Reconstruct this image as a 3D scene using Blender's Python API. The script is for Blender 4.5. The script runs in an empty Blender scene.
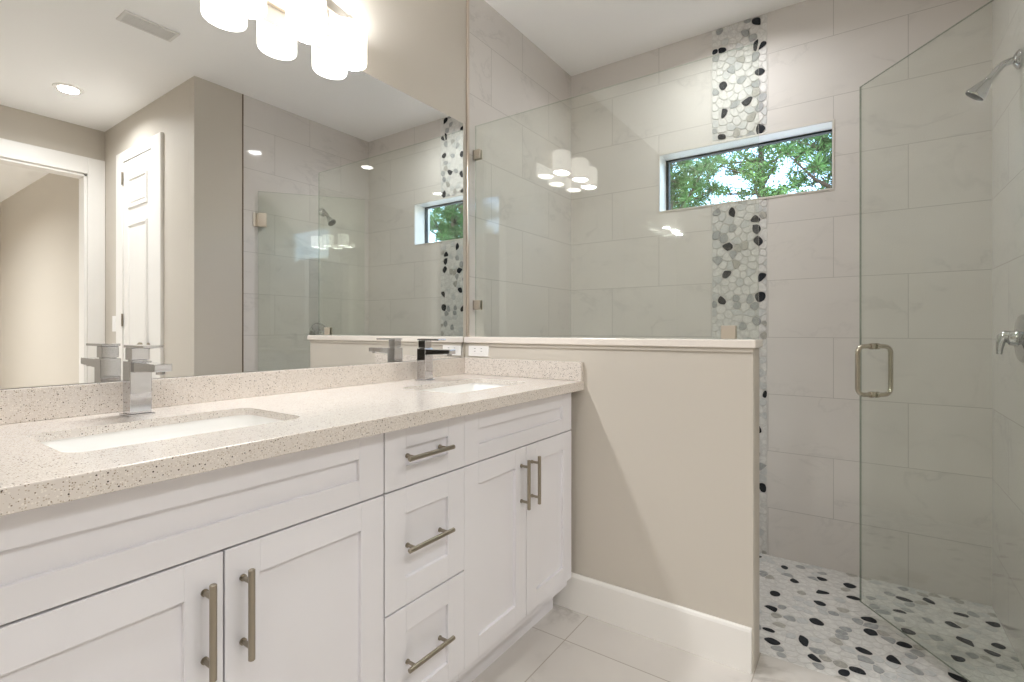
import bpy, bmesh, math, random
from mathutils import Vector, Matrix
from mathutils.geometry import tessellate_polygon

scene = bpy.context.scene
COL = scene.collection
PI = math.pi

# ------------------------------------------------------------------ camera, world, exposure
CAM_H = 1.06
cam_data = bpy.data.cameras.new('camera')
cam_data.sensor_width = 36.0
cam_data.lens = 501.8 * 36.0 / 1024.0
cam_data.shift_y = -(341.0 - 329.77) / 1024.0
cam_data.clip_start = 0.02
cam = bpy.data.objects.new('camera', cam_data)
COL.objects.link(cam)
cam.location = (0.0, -1.4368, CAM_H)
cam.rotation_euler = (math.radians(90), 0, math.radians(-(90 - 34.795)))
scene.camera = cam

world = bpy.data.worlds.new('world')
scene.world = world
world.use_nodes = True
wn = world.node_tree.nodes
wl = world.node_tree.links
wn.clear()
w_out = wn.new('ShaderNodeOutputWorld')
w_bg = wn.new('ShaderNodeBackground')
w_sky = wn.new('ShaderNodeTexSky')
w_sky.sky_type = 'NISHITA'
w_sky.sun_elevation = math.radians(48)
w_sky.sun_rotation = math.radians(250)
w_sky.sun_disc = False
w_bg.inputs['Strength'].default_value = 1.0
wl.new(w_sky.outputs[0], w_bg.inputs['Color'])
wl.new(w_bg.outputs[0], w_out.inputs['Surface'])

sun_d = bpy.data.lights.new('sun', 'SUN')
sun_d.energy = 3.2
sun_d.angle = math.radians(0.6)
sun_o = bpy.data.objects.new('sun', sun_d)
COL.objects.link(sun_o)
sun_o.rotation_euler = (math.radians(42), 0, math.radians(-60))

scene.view_settings.view_transform = 'Standard'
scene.view_settings.look = 'None'
scene.view_settings.exposure = 0.3
scene.view_settings.gamma = 1.0
scene.view_settings.use_curve_mapping = False
scene.cycles.max_bounces = 14
scene.cycles.diffuse_bounces = 6
scene.cycles.glossy_bounces = 8
scene.cycles.transparent_max_bounces = 24
scene.cycles.sample_clamp_indirect = 6.0
scene.cycles.caustics_reflective = False

DOWNLIGHT_W = 7.5      # each recessed ceiling light
BULB_DOWN, BULB_UP = 3.7, 2.6   # light leaving each vanity shade downwards and upwards
SHADE_L = 2.4           # radiance of the frosted vanity shades
# ------------------------------------------------------------------ dimensions (metres)
CEIL = 2.585
XB = 2.684              # shower back wall
XP = 1.700              # vanity side of the half wall
XP2 = 1.818             # shower side of the half wall
YP = -1.164             # free end of the half wall
XG = 1.761              # shower glass line
W = -1.859              # shower right wall
XR = 1.385              # recess wall
YF = -3.361             # rear wall
XL = -1.30              # wall behind the camera's left
CT, CB = 0.8687, 0.8343  # worktop top / bottom
FY = -0.555             # cabinet door faces
CAPZ = 1.029
WY0, WY1, WZ0, WZ1 = -0.545, -1.331, 1.700, 2.001   # window opening
SY0, SY1 = -0.813, -1.068                           # pebble strip


# ------------------------------------------------------------------ materials
def s2l(c):
    return tuple((v / 255 / 12.92 if v / 255 <= 0.04045 else ((v / 255 + 0.055) / 1.055) ** 2.4) for v in c) + (1.0,)


def mat(name, rgb, rough=0.5, metal=0.0, spec=0.5, bump=0.0, bump_scale=300.0, var=0.0, var_scale=6.0):
    m = bpy.data.materials.new(name)
    m.use_nodes = True
    nt = m.node_tree
    b = nt.nodes['Principled BSDF']
    b.inputs['Base Color'].default_value = s2l(rgb)
    b.inputs['Roughness'].default_value = rough
    b.inputs['Metallic'].default_value = metal
    b.inputs['Specular IOR Level'].default_value = spec
    tc = nt.nodes.new('ShaderNodeTexCoord')
    if var > 0:
        n = nt.nodes.new('ShaderNodeTexNoise')
        n.inputs['Scale'].default_value = var_scale
        n.inputs['Detail'].default_value = 4
        nt.links.new(tc.outputs['Object'], n.inputs['Vector'])
        mx = nt.nodes.new('ShaderNodeMix')
        mx.data_type = 'RGBA'
        c = s2l(rgb)
        mx.inputs['A'].default_value = tuple(v * (1 - var) for v in c[:3]) + (1,)
        mx.inputs['B'].default_value = tuple(min(1, v * (1 + var)) for v in c[:3]) + (1,)
        nt.links.new(n.outputs['Fac'], mx.inputs['Factor'])
        nt.links.new(mx.outputs['Result'], b.inputs['Base Color'])
    if bump > 0:
        n2 = nt.nodes.new('ShaderNodeTexNoise')
        n2.inputs['Scale'].default_value = bump_scale
        n2.inputs['Detail'].default_value = 3
        nt.links.new(tc.outputs['Object'], n2.inputs['Vector'])
        bp = nt.nodes.new('ShaderNodeBump')
        bp.inputs['Strength'].default_value = bump
        bp.inputs['Distance'].default_value = 0.002
        nt.links.new(n2.outputs['Fac'], bp.inputs['Height'])
        nt.links.new(bp.outputs['Normal'], b.inputs['Normal'])
    return m


def emit_mat(name, rgb, strength):
    m = bpy.data.materials.new(name)
    m.use_nodes = True
    b = m.node_tree.nodes['Principled BSDF']
    b.inputs['Base Color'].default_value = s2l((235, 233, 228))
    b.inputs['Roughness'].default_value = 0.25
    b.inputs['Emission Color'].default_value = s2l(rgb)
    b.inputs['Emission Strength'].default_value = strength
    return m


def tile_mat(name, base, vein, mortar, bw, rh, offset, mortar_size, rough, vein_amt, bump=0.08):
    """large stone-look tiles laid out in UV metres, faint veins that change from tile to tile"""
    m = bpy.data.materials.new(name)
    m.use_nodes = True
    nt = m.node_tree
    N = nt.nodes.new
    L = nt.links.new
    b = nt.nodes['Principled BSDF']
    tc = N('ShaderNodeTexCoord')
    br = N('ShaderNodeTexBrick')
    br.offset = offset
    br.offset_frequency = 2
    br.squash = 1.0
    br.inputs['Color1'].default_value = (0, 0, 0, 1)
    br.inputs['Color2'].default_value = (1, 1, 1, 1)
    br.inputs['Mortar'].default_value = (0.5, 0.5, 0.5, 1)
    br.inputs['Scale'].default_value = 1.0
    br.inputs['Mortar Size'].default_value = mortar_size
    br.inputs['Mortar Smooth'].default_value = 0.0
    br.inputs['Brick Width'].default_value = bw
    br.inputs['Row Height'].default_value = rh
    L(tc.outputs['UV'], br.inputs['Vector'])
    sep = N('ShaderNodeSeparateColor')
    L(br.outputs['Color'], sep.inputs[0])
    mul = N('ShaderNodeMath')
    mul.operation = 'MULTIPLY'
    mul.inputs[1].default_value = 17.0
    L(sep.outputs[0], mul.inputs[0])
    mp = N('ShaderNodeMapping')
    mp.inputs['Rotation'].default_value = (0.4, 0.5, 0.6)
    mp.inputs['Scale'].default_value = (1.0, 1.0, 1.7)
    L(tc.outputs['Object'], mp.inputs['Vector'])
    big = N('ShaderNodeTexNoise')
    big.noise_dimensions = '4D'
    big.inputs['Scale'].default_value = 2.2
    big.inputs['Detail'].default_value = 8
    big.inputs['Roughness'].default_value = 0.6
    big.inputs['Distortion'].default_value = 0.7
    L(mp.outputs[0], big.inputs['Vector'])
    L(mul.outputs[0], big.inputs['W'])
    ab = N('ShaderNodeMath')
    ab.operation = 'SUBTRACT'
    ab.inputs[1].default_value = 0.5
    L(big.outputs['Fac'], ab.inputs[0])
    ab2 = N('ShaderNodeMath')
    ab2.operation = 'ABSOLUTE'
    L(ab.outputs[0], ab2.inputs[0])
    vr = N('ShaderNodeMapRange')
    vr.inputs['From Min'].default_value = 0.0
    vr.inputs['From Max'].default_value = 0.022
    vr.inputs['To Min'].default_value = vein_amt
    vr.inputs['To Max'].default_value = 0.0
    L(ab2.outputs[0], vr.inputs['Value'])
    cl = N('ShaderNodeTexNoise')
    cl.noise_dimensions = '4D'
    cl.inputs['Scale'].default_value = 3.4
    cl.inputs['Detail'].default_value = 6
    L(mp.outputs[0], cl.inputs['Vector'])
    L(mul.outputs[0], cl.inputs['W'])
    mask = N('ShaderNodeMapRange')
    mask.inputs['From Min'].default_value = 0.45
    mask.inputs['From Max'].default_value = 0.62
    L(cl.outputs['Fac'], mask.inputs['Value'])
    vm = N('ShaderNodeMath')
    vm.operation = 'MULTIPLY'
    L(vr.outputs[0], vm.inputs[0])
    L(mask.outputs[0], vm.inputs[1])
    cr = N('ShaderNodeMapRange')
    cr.inputs['From Min'].default_value = 0.3
    cr.inputs['From Max'].default_value = 0.75
    cr.inputs['To Min'].default_value = 0.0
    cr.inputs['To Max'].default_value = 0.22
    L(cl.outputs['Fac'], cr.inputs['Value'])
    add = N('ShaderNodeMath')
    add.operation = 'ADD'
    add.use_clamp = True
    L(vm.outputs[0], add.inputs[0])
    L(cr.outputs[0], add.inputs[1])
    mx = N('ShaderNodeMix')
    mx.data_type = 'RGBA'
    mx.inputs['A'].default_value = s2l(base)
    mx.inputs['B'].default_value = s2l(vein)
    L(add.outputs[0], mx.inputs['Factor'])
    mo = N('ShaderNodeMix')
    mo.data_type = 'RGBA'
    mo.inputs['B'].default_value = s2l(mortar)
    L(br.outputs['Fac'], mo.inputs['Factor'])
    L(mx.outputs['Result'], mo.inputs['A'])
    L(mo.outputs['Result'], b.inputs['Base Color'])
    rr = N('ShaderNodeMapRange')
    rr.inputs['To Min'].default_value = rough
    rr.inputs['To Max'].default_value = rough * 1.5
    L(br.outputs['Fac'], rr.inputs['Value'])
    L(rr.outputs[0], b.inputs['Roughness'])
    inv = N('ShaderNodeMath')
    inv.operation = 'SUBTRACT'
    inv.inputs[0].default_value = 1.0
    L(br.outputs['Fac'], inv.inputs[1])
    bp = N('ShaderNodeBump')
    bp.inputs['Strength'].default_value = 0.05
    bp.inputs['Distance'].default_value = 0.001
    L(inv.outputs[0], bp.inputs['Height'])
    wv = N('ShaderNodeTexNoise')
    wv.inputs['Scale'].default_value = 7.0
    wv.inputs['Detail'].default_value = 1
    L(tc.outputs['Object'], wv.inputs['Vector'])
    bp2 = N('ShaderNodeBump')
    bp2.inputs['Strength'].default_value = bump
    bp2.inputs['Distance'].default_value = 0.01
    L(wv.outputs['Fac'], bp2.inputs['Height'])
    L(bp.outputs['Normal'], bp2.inputs['Normal'])
    L(bp2.outputs['Normal'], b.inputs['Normal'])
    return m


def quartz_mat(name):
    m = bpy.data.materials.new(name)
    m.use_nodes = True
    nt = m.node_tree
    N = nt.nodes.new
    L = nt.links.new
    b = nt.nodes['Principled BSDF']
    tc = N('ShaderNodeTexCoord')
    base = N('ShaderNodeRGB')
    base.outputs[0].default_value = s2l((218, 210, 202))
    last = base.outputs[0]
    # (cell scale, speck radius, share of cells that carry a speck, colour)
    for sc, rad, keep, colr in ((330, 0.42, 0.45, (232, 225, 216)), (360, 0.38, 0.30, (190, 176, 160)),
                                (330, 0.34, 0.13, (140, 124, 108)), (240, 0.30, 0.09, (66, 54, 44))):
        v = N('ShaderNodeTexVoronoi')
        v.inputs['Scale'].default_value = sc
        L(tc.outputs['Object'], v.inputs['Vector'])
        sp = N('ShaderNodeSeparateColor')
        L(v.outputs['Color'], sp.inputs[0])
        lt = N('ShaderNodeMath')
        lt.operation = 'LESS_THAN'
        lt.inputs[1].default_value = rad
        L(v.outputs['Distance'], lt.inputs[0])
        k = N('ShaderNodeMath')
        k.operation = 'LESS_THAN'
        k.inputs[1].default_value = keep
        L(sp.outputs[0], k.inputs[0])
        mu = N('ShaderNodeMath')
        mu.operation = 'MULTIPLY'
        L(lt.outputs[0], mu.inputs[0])
        L(k.outputs[0], mu.inputs[1])
        mx = N('ShaderNodeMix')
        mx.data_type = 'RGBA'
        mx.inputs['B'].default_value = s2l(colr)
        L(mu.outputs[0], mx.inputs['Factor'])
        L(last, mx.inputs['A'])
        last = mx.outputs['Result']
    L(last, b.inputs['Base Color'])
    b.inputs['Roughness'].default_value = 0.14
    return m


def glass_mat(name, tint, base_f=0.04):
    """clear sheet glass: straight-through transmission with a tint, plus a mirror reflection by Schlick's law"""
    m = bpy.data.materials.new(name)
    m.use_nodes = True
    nt = m.node_tree
    nt.nodes.clear()
    N = nt.nodes.new
    L = nt.links.new
    out = N('ShaderNodeOutputMaterial')
    tr = N('ShaderNodeBsdfTransparent')
    tr.inputs['Color'].default_value = tint
    gl = N('ShaderNodeBsdfGlossy')
    gl.inputs['Roughness'].default_value = 0.0
    gl.inputs['Color'].default_value = (1, 1, 1, 1)
    g = N('ShaderNodeNewGeometry')
    d = N('ShaderNodeVectorMath')
    d.operation = 'DOT_PRODUCT'
    L(g.outputs['Incoming'], d.inputs[0])
    L(g.outputs['Normal'], d.inputs[1])
    a = N('ShaderNodeMath')
    a.operation = 'ABSOLUTE'
    L(d.outputs['Value'], a.inputs[0])
    s = N('ShaderNodeMath')
    s.operation = 'SUBTRACT'
    s.inputs[0].default_value = 1.0
    s.use_clamp = True
    L(a.outputs[0], s.inputs[1])
    p = N('ShaderNodeMath')
    p.operation = 'POWER'
    p.inputs[1].default_value = 5.0
    L(s.outputs[0], p.inputs[0])
    mr = N('ShaderNodeMapRange')
    mr.inputs['To Min'].default_value = base_f
    mr.inputs['To Max'].default_value = 1.0
    L(p.outputs[0], mr.inputs['Value'])
    mix = N('ShaderNodeMixShader')
    L(mr.outputs[0], mix.inputs['Fac'])
    L(tr.outputs[0], mix.inputs[1])
    L(gl.outputs[0], mix.inputs[2])
    L(mix.outputs[0], out.inputs['Surface'])
    return m


def stone_mat(name, rgb, dark):
    m = mat(name, rgb, rough=0.5, spec=0.1, var=0.0)
    nt = m.node_tree
    b = nt.nodes['Principled BSDF']
    tc = nt.nodes['Texture Coordinate']
    n = nt.nodes.new('ShaderNodeTexNoise')
    n.inputs['Scale'].default_value = 38
    n.inputs['Detail'].default_value = 5
    n.inputs['Distortion'].default_value = 1.6
    nt.links.new(tc.outputs['Object'], n.inputs['Vector'])
    r = nt.nodes.new('ShaderNodeMapRange')
    r.inputs['From Min'].default_value = 0.35
    r.inputs['From Max'].default_value = 0.7
    nt.links.new(n.outputs['Fac'], r.inputs['Value'])
    mx = nt.nodes.new('ShaderNodeMix')
    mx.data_type = 'RGBA'
    mx.inputs['A'].default_value = s2l(rgb)
    mx.inputs['B'].default_value = s2l(dark)
    nt.links.new(r.outputs[0], mx.inputs['Factor'])
    nt.links.new(mx.outputs['Result'], b.inputs['Base Color'])
    return m


M = {}
M['paint'] = mat('greige_paint', (204, 197, 186), rough=0.62, spec=0.3, bump=0.05, bump_scale=220)
M['ceiling'] = mat('ceiling_paint', (250, 249, 247), rough=0.8, spec=0.2, bump=0.04, bump_scale=160)
M['trim'] = mat('white_trim_paint', (240, 237, 232), rough=0.35, spec=0.4)
M['cabinet'] = mat('cabinet_lacquer', (230, 228, 231), rough=0.33, spec=0.45)
M['gap'] = mat('cabinet_carcass', (150, 146, 142), rough=0.6)
M['tile'] = tile_mat('stone_look_wall_tile', (222, 217, 212), (196, 192, 188), (190, 185, 180), 0.53, 0.2725, 0.5, 0.0013, 0.04, 0.42, bump=0.03)
M['floor'] = tile_mat('marble_look_floor_tile', (215, 210, 204), (178, 172, 165), (176, 168, 158), 0.56, 0.56, 0.0, 0.0018, 0.12, 0.8, bump=0.04)
M['quartz'] = quartz_mat('speckled_quartz')
M['cap'] = mat('half_wall_cap_stone', (236, 228, 219), rough=0.22, var=0.03, var_scale=120)
M['porcelain'] = mat('sink_porcelain', (246, 245, 242), rough=0.08)
M['chrome'] = mat('polished_chrome', (204, 204, 206), rough=0.06, metal=1.0)
M['nickel'] = mat('brushed_nickel', (160, 151, 136), rough=0.3, metal=1.0, bump=0.1, bump_scale=500)
M['nickel_pull'] = mat('door_pull_nickel', (198, 190, 176), rough=0.2, metal=1.0)
M['nickel_light'] = mat('satin_nickel_plate', (216, 208, 196), rough=0.36, metal=1.0)
M['nozzle'] = mat('shower_face_rubber', (70, 70, 72), rough=0.5)
M['mirror'] = mat('mirror_silver', (248, 249, 249), rough=0.0, metal=1.0)
M['mirror_edge'] = mat('mirror_edge_glass', (196, 208, 200), rough=0.1)
M['glass'] = glass_mat('shower_glass', (0.960, 0.978, 0.958, 1), 0.046)
M['glass_edge'] = glass_mat('shower_glass_edge', (0.74, 0.80, 0.74, 1), 0.06)
M['door_edge'] = glass_mat('door_glass_edge', (0.42, 0.48, 0.42, 1), 0.05)
M['pane'] = glass_mat('window_glass', (0.97, 0.985, 0.98, 1))
M['shade'] = emit_mat('frosted_shade_glass', (255, 249, 240), SHADE_L)
M['shade_end'] = emit_mat('lit_shade_opening', (255, 249, 240), SHADE_L * 2.4)
M['lens'] = emit_mat('downlight_lens', (255, 250, 242), 14.0)
M['plastic'] = mat('white_plate_plastic', (244, 242, 239), rough=0.3)
M['slot'] = mat('socket_slot', (60, 58, 56), rough=0.6)
M['vent'] = mat('vent_grille_paint', (226, 223, 218), rough=0.5)
M['vent_dark'] = mat('vent_duct', (96, 94, 92), rough=0.8)
M['gasket'] = mat('window_gasket', (22, 26, 24), rough=0.5)
M['schluter'] = mat('tile_edge_trim_metal', (205, 192, 178), rough=0.28, metal=0.6)
M['grout'] = mat('pebble_grout', (212, 209, 205), rough=0.8)
M['st_white'] = stone_mat('pebble_white', (228, 226, 222), (206, 204, 201))
M['st_light'] = stone_mat('pebble_pale_grey', (212, 212, 210), (192, 193, 192))
M['st_grey'] = stone_mat('pebble_grey', (178, 179, 178), (150, 151, 152))
M['st_dark'] = stone_mat('pebble_charcoal', (52, 54, 58), (30, 32, 36))
M['st_mid'] = stone_mat('pebble_warm_grey', (190, 186, 178), (160, 158, 152))
M['bark'] = mat('tree_bark', (78, 66, 54), rough=0.9, var=0.3, var_scale=14, bump=0.6, bump_scale=30)
M['leaf_a'] = mat('pine_needles', (64, 104, 44), rough=0.6, var=0.35, var_scale=3)
M['leaf_b'] = mat('oak_leaves', (80, 118, 50), rough=0.6, var=0.35, var_scale=3)
M['bounce_ground'] = mat('pale_bounce_ground', (206, 200, 184), rough=0.9, var=0.3, var_scale=2)  # unseen ground, made pale to bounce sunlight up into the window reveal


# ------------------------------------------------------------------ helpers
def tag(o, label=None, cat=None, group=None, kind=None):
    if label: o['label'] = label
    if cat: o['category'] = cat
    if group: o['group'] = group
    if kind: o['kind'] = kind
    return o


def thing(name, label, cat, loc, group=None, rz=0.0):
    o = bpy.data.objects.new(name, None)
    o.empty_display_size = 0.05
    COL.objects.link(o)
    o.location = loc
    o.rotation_euler = (0, 0, rz)
    return tag(o, label, cat, group)


def build(name, bm, mats, parent=None, smooth=False, loc=None, kind=None, angle=35):
    if not isinstance(mats, (list, tuple)):
        mats = [mats]
    bmesh.ops.recalc_face_normals(bm, faces=bm.faces)
    me = bpy.data.meshes.new(name)
    bm.to_mesh(me)
    bm.free()
    for m_ in mats:
        me.materials.append(m_)
    o = bpy.data.objects.new(name, me)
    COL.objects.link(o)
    if parent is not None:
        o.parent = parent
    if loc is not None:
        o.location = loc
    if smooth:
        for p in me.polygons:
            p.use_smooth = True
        me.set_sharp_from_angle(angle=math.radians(angle))
    if kind:
        o['kind'] = kind
    return o


def NB():
    return bmesh.new()


def box(bm, x0, x1, y0, y1, z0, z1, bevel=0.0, seg=2, mi=0, M4=None):
    x0, x1 = min(x0, x1), max(x0, x1)
    y0, y1 = min(y0, y1), max(y0, y1)
    z0, z1 = min(z0, z1), max(z0, z1)
    r = bmesh.ops.create_cube(bm, size=1.0)
    vs = r['verts']
    for v in vs:
        v.co = Vector((x0 + (v.co.x + .5) * (x1 - x0), y0 + (v.co.y + .5) * (y1 - y0), z0 + (v.co.z + .5) * (z1 - z0)))
        if M4 is not None:
            v.co = M4 @ v.co
    es = set(e for v in vs for e in v.link_edges)
    fs = set(f for v in vs for f in v.link_faces)
    for f in fs:
        f.material_index = mi
    if bevel > 0:
        bmesh.ops.bevel(bm, geom=list(es), offset=bevel, segments=seg, affect='EDGES', profile=0.5, material=mi)
    return vs


def frame_of(d):
    d = d.normalized()
    u = Vector((0, 0, 1)) if abs(d.z) < 0.9 else Vector((1, 0, 0))
    a = d.cross(u).normalized()
    b = d.cross(a).normalized()
    return a, b


def tube(bm, pts, rad, n=16, caps=True, mi=0):
    """sweep a circle along pts; rad is a number or one number per point"""
    pts = [Vector(p) for p in pts]
    if not isinstance(rad, (list, tuple)):
        rad = [rad] * len(pts)
    a = b = None
    rings = []
    for i, p in enumerate(pts):
        if i == 0: t = pts[1] - pts[0]
        elif i == len(pts) - 1: t = pts[-1] - pts[-2]
        else: t = (pts[i + 1] - pts[i]).normalized() + (pts[i] - pts[i - 1]).normalized()
        t.normalize()
        if a is None:
            a, b = frame_of(t)
        else:
            a = (a - t * a.dot(t)).normalized()
            b = t.cross(a).normalized()
        rings.append([bm.verts.new(p + a * math.cos(2 * PI * k / n) * rad[i] + b * math.sin(2 * PI * k / n) * rad[i]) for k in range(n)])
    for r0, r1 in zip(rings, rings[1:]):
        for k in range(n):
            bm.faces.new((r0[k], r0[(k + 1) % n], r1[(k + 1) % n], r1[k])).material_index = mi
    if caps:
        bm.faces.new(rings[0][::-1]).material_index = mi
        bm.faces.new(rings[-1]).material_index = mi
    return rings


def lathe(bm, prof, origin, axis, n=32, mi=0, close=True):
    """revolve (radius, distance) profile about axis from origin"""
    origin = Vector(origin)
    axis = Vector(axis).normalized()
    a, b = frame_of(axis)
    rings = []
    for r, h in prof:
        c = origin + axis * h
        rings.append([bm.verts.new(c + (a * math.cos(2 * PI * k / n) + b * math.sin(2 * PI * k / n)) * max(r, 1e-5)) for k in range(n)])
    for r0, r1 in zip(rings, rings[1:]):
        for k in range(n):
            bm.faces.new((r0[k], r0[(k + 1) % n], r1[(k + 1) % n], r1[k])).material_index = mi
    if close:
        bm.faces.new(rings[0][::-1]).material_index = mi
        bm.faces.new(rings[-1]).material_index = mi
    return rings


def arc(c, r, a0, a1, ax, ay, n=8):
    c, ax, ay = Vector(c), Vector(ax), Vector(ay)
    return [c + ax * r * math.cos(a0 + (a1 - a0) * i / n) + ay * r * math.sin(a0 + (a1 - a0) * i / n) for i in range(n + 1)]


def quad_uv(bm, co, uv, mi=0):
    lay = bm.loops.layers.uv.verify()
    f = bm.faces.new([bm.verts.new(Vector(c)) for c in co])
    for l, t in zip(f.loops, uv):
        l[lay].uv = t
    f.material_index = mi
    return f


def slab(name, x0, x1, y0, y1, z0, z1, m, kind='structure', bevel=0.0, parent=None):
    bm = NB()
    box(bm, x0, x1, y0, y1, z0, z1, bevel)
    return build(name, bm, m, parent, kind=kind)


# ------------------------------------------------------------------ setting: floor, ceiling, walls
TH = 0.12
# main floor, UV in metres so that joints fall at x = 1.511 and y = -0.607, -1.167
bm = NB()


def floor_piece(bm, x0, x1, y0, y1, z=0.0):
    u = lambda x: x - 1.511 + 0.56 * 20
    v = lambda y: y + 1.167 + 0.56 * 20
    quad_uv(bm, [(x0, y0, z), (x1, y0, z), (x1, y1, z), (x0, y1, z)], [(u(x0), v(y0)), (u(x1), v(y0)), (u(x1), v(y1)), (u(x0), v(y1))])


floor_piece(bm, XL, XR, YF - TH, W)
floor_piece(bm, XL, XP2, W, 0)
floor_piece(bm, -1.5, 1.44, -7.03, YF - TH)
lay = bm.loops.layers.uv.verify()
o = build('floor', bm, M['floor'], kind='structure')

ceil_bm = NB()
box(ceil_bm, XL - TH, XB + TH, YF, TH, CEIL, CEIL + 0.12)
box(ceil_bm, -1.5 - TH, 1.44 + TH, -7.03 - TH, YF, CEIL, CEIL + 0.12)
build('ceiling', ceil_bm, M['ceiling'], kind='structure')

TZ0 = 0.2065 - 0.2725          # lowest tile joint
tv = lambda z: z - TZ0
TZB = -0.03                    # tiles run down to the sloping shower floor


def tile_quad(bm, p0, p1, z0, z1, u0, u1, mi=0):
    """vertical tiled rectangle from plan point p0 to p1"""
    quad_uv(bm, [(p0[0], p0[1], z0), (p1[0], p1[1], z0), (p1[0], p1[1], z1), (p0[0], p0[1], z1)],
            [(u0, tv(z0)), (u1, tv(z0)), (u1, tv(z1)), (u0, tv(z1))], mi)


# vanity wall (y = 0): painted to the half wall, tiled inside the shower
bm = NB()
box(bm, XL - TH, XP + 0.012, 0.0, TH, 0, CEIL, mi=0)
box(bm, XP + 0.012, XB + TH, 0.004, TH, -0.05, CEIL, mi=0)
tile_quad(bm, (XP + 0.026, -0.006), (XB, -0.006), TZB, CEIL, XB - (XP + 0.026) + 2.12 - 0.0 - (XB - XP - 0.026) * 2 + 0.0, 2.12, mi=1)
build('wall_left', bm, [M['paint'], M['tile']], kind='structure')
bm = NB()
box(bm, XP + 0.012, XP + 0.026, -0.008, 0.003, CAPZ, CEIL, 0.002)
build('trim_1', bm, M['schluter'], kind='structure')

# shower back wall with the window opening and the gap for the pebble strip
bm = NB()
uL = lambda y: -y * 0.53 / 0.54
uR = lambda y: (-y - 1.068) + 0.262


def back(y0, y1, z0, z1, uf):
    tile_quad(bm, (XB, y0), (XB, y1), z0, z1, uf(y0), uf(y1), 0)


back(0, WY0, TZB, CEIL, uL)
back(WY0, SY0, TZB, WZ0, uL)
back(WY0, SY0, WZ1, CEIL, uL)
back(SY1, WY1, TZB, WZ0, uR)
back(SY1, WY1, WZ1, CEIL, uR)
back(WY1, W, TZB, CEIL, uR)
# the body of the wall behind the tiles
XO = XB + 0.16
for (a, b_, c, d) in ((TH, WY0, -0.1, CEIL), (WY0, WY1, -0.1, WZ0), (WY0, WY1, WZ1, CEIL), (WY1, W - TH, -0.1, CEIL)):
    box(bm, XB + 0.004, XO, a, b_, c, d, mi=1)
build('wall_back', bm, [M['tile'], M['trim']], kind='structure')

# right wall of shower (tiled) and the painted stretch in front of it
bm = NB()
tile_quad(bm, (XB, W), (1.676, W), TZB, CEIL, 0.53, 0.53 + (XB - 1.676), 0)
box(bm, XR + TH, XB + TH, W - TH, W - 0.003, -0.05, CEIL, mi=1)
build('wall_right', bm, [M['tile'], M['paint']], kind='structure')
bm = NB()
box(bm, XR, 1.669, W - 0.06, W - 0.001, 0, CEIL, mi=0)
build('wall_right_return', bm, M['paint'], kind='structure')
bm = NB()
box(bm, 1.669, 1.677, W - 0.01, W + 0.003, 0, CEIL, 0.002)
build('trim_2', bm, mat('tile_edge_trim_bronze', (120, 104, 86), rough=0.35, metal=0.5), kind='structure')

# recess wall and rear wall with the cased opening; the room beyond
slab('wall_recess', XR, XR + TH, YF, W - 0.061, 0, CEIL, M['paint'])
OX0, OX1, OZ = 0.36, 1.278, 2.231
bm = NB()
box(bm, XL - TH, OX0, YF - TH, YF, 0, CEIL)
box(bm, OX1, XR + TH, YF - TH, YF, 0, CEIL)
box(bm, OX0, OX1, YF - TH, YF, OZ, CEIL)
build('wall_rear', bm, M['paint'], kind='structure')
bm = NB()
KY0, KY1, KZ = -2.10, -3.10, 2.231  # unseen doorway, put in to open onto the dark box
box(bm, XL - TH, XL, KY0, 0, 0, CEIL)
box(bm, XL - TH, XL, YF, KY1, 0, CEIL)
box(bm, XL - TH, XL, KY1, KY0, KZ, CEIL)
build('wall_front', bm, M['paint'], kind='structure')
# added dark box behind the doorway, unseen, for the chrome to reflect
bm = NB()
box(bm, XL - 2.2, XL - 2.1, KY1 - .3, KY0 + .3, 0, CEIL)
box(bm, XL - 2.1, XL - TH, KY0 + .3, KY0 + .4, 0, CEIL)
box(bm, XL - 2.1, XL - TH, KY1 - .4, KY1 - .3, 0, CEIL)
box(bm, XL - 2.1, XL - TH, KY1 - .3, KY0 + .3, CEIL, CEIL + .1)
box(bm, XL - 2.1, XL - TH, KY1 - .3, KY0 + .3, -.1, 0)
build('wall_reflection_box', bm, mat('reflection_box_paint', (120, 112, 100), rough=0.8), kind='structure')
bm = NB()
for (a, b_, c, d) in ((KY0, KY0 + .106, 0, KZ + .12), (KY1 - .106, KY1, 0, KZ + .12), (KY1, KY0, KZ, KZ + .12)):
    box(bm, XL + .0005, XL + .0175, a, b_, c, d, 0.004)
build('trim_5', bm, M['trim'], kind='structure')
slab('wall_far_right', 1.44, 1.44 + TH, -7.03, YF - TH - 0.001, 0, CEIL, M['paint'])
slab('wall_far_left', -1.5 - TH, -1.5, -7.03, YF - TH, 0, CEIL, M['paint'])
slab('wall_far_rear', -1.5 - TH, 1.44 + TH, -7.03 - TH, -7.03, 0, CEIL, M['paint'])

# casing of the opening: flat legs and head with a stepped outer edge
bm = NB()
for yy in (YF, YF - TH - 0.018):
    for (a, b_, c, d) in ((OX0 - 0.115, OX0, 0, OZ + 0.125), (OX1, OX1 + 0.106, 0, OZ + 0.125), (OX0, OX1, OZ, OZ + 0.125)):
        box(bm, a, b_, yy + 0.0005, yy + 0.0175, c, d, 0.004)
for (a, b_, c, d) in ((OX0, OX0 + 0.018, 0, OZ), (OX1 - 0.018, OX1, 0, OZ), (OX0, OX1, OZ - 0.018, OZ)):
    box(bm, a, b_, YF - TH, YF, c, d, 0.002)
build('trim_3', bm, M['trim'], kind='structure')


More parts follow.
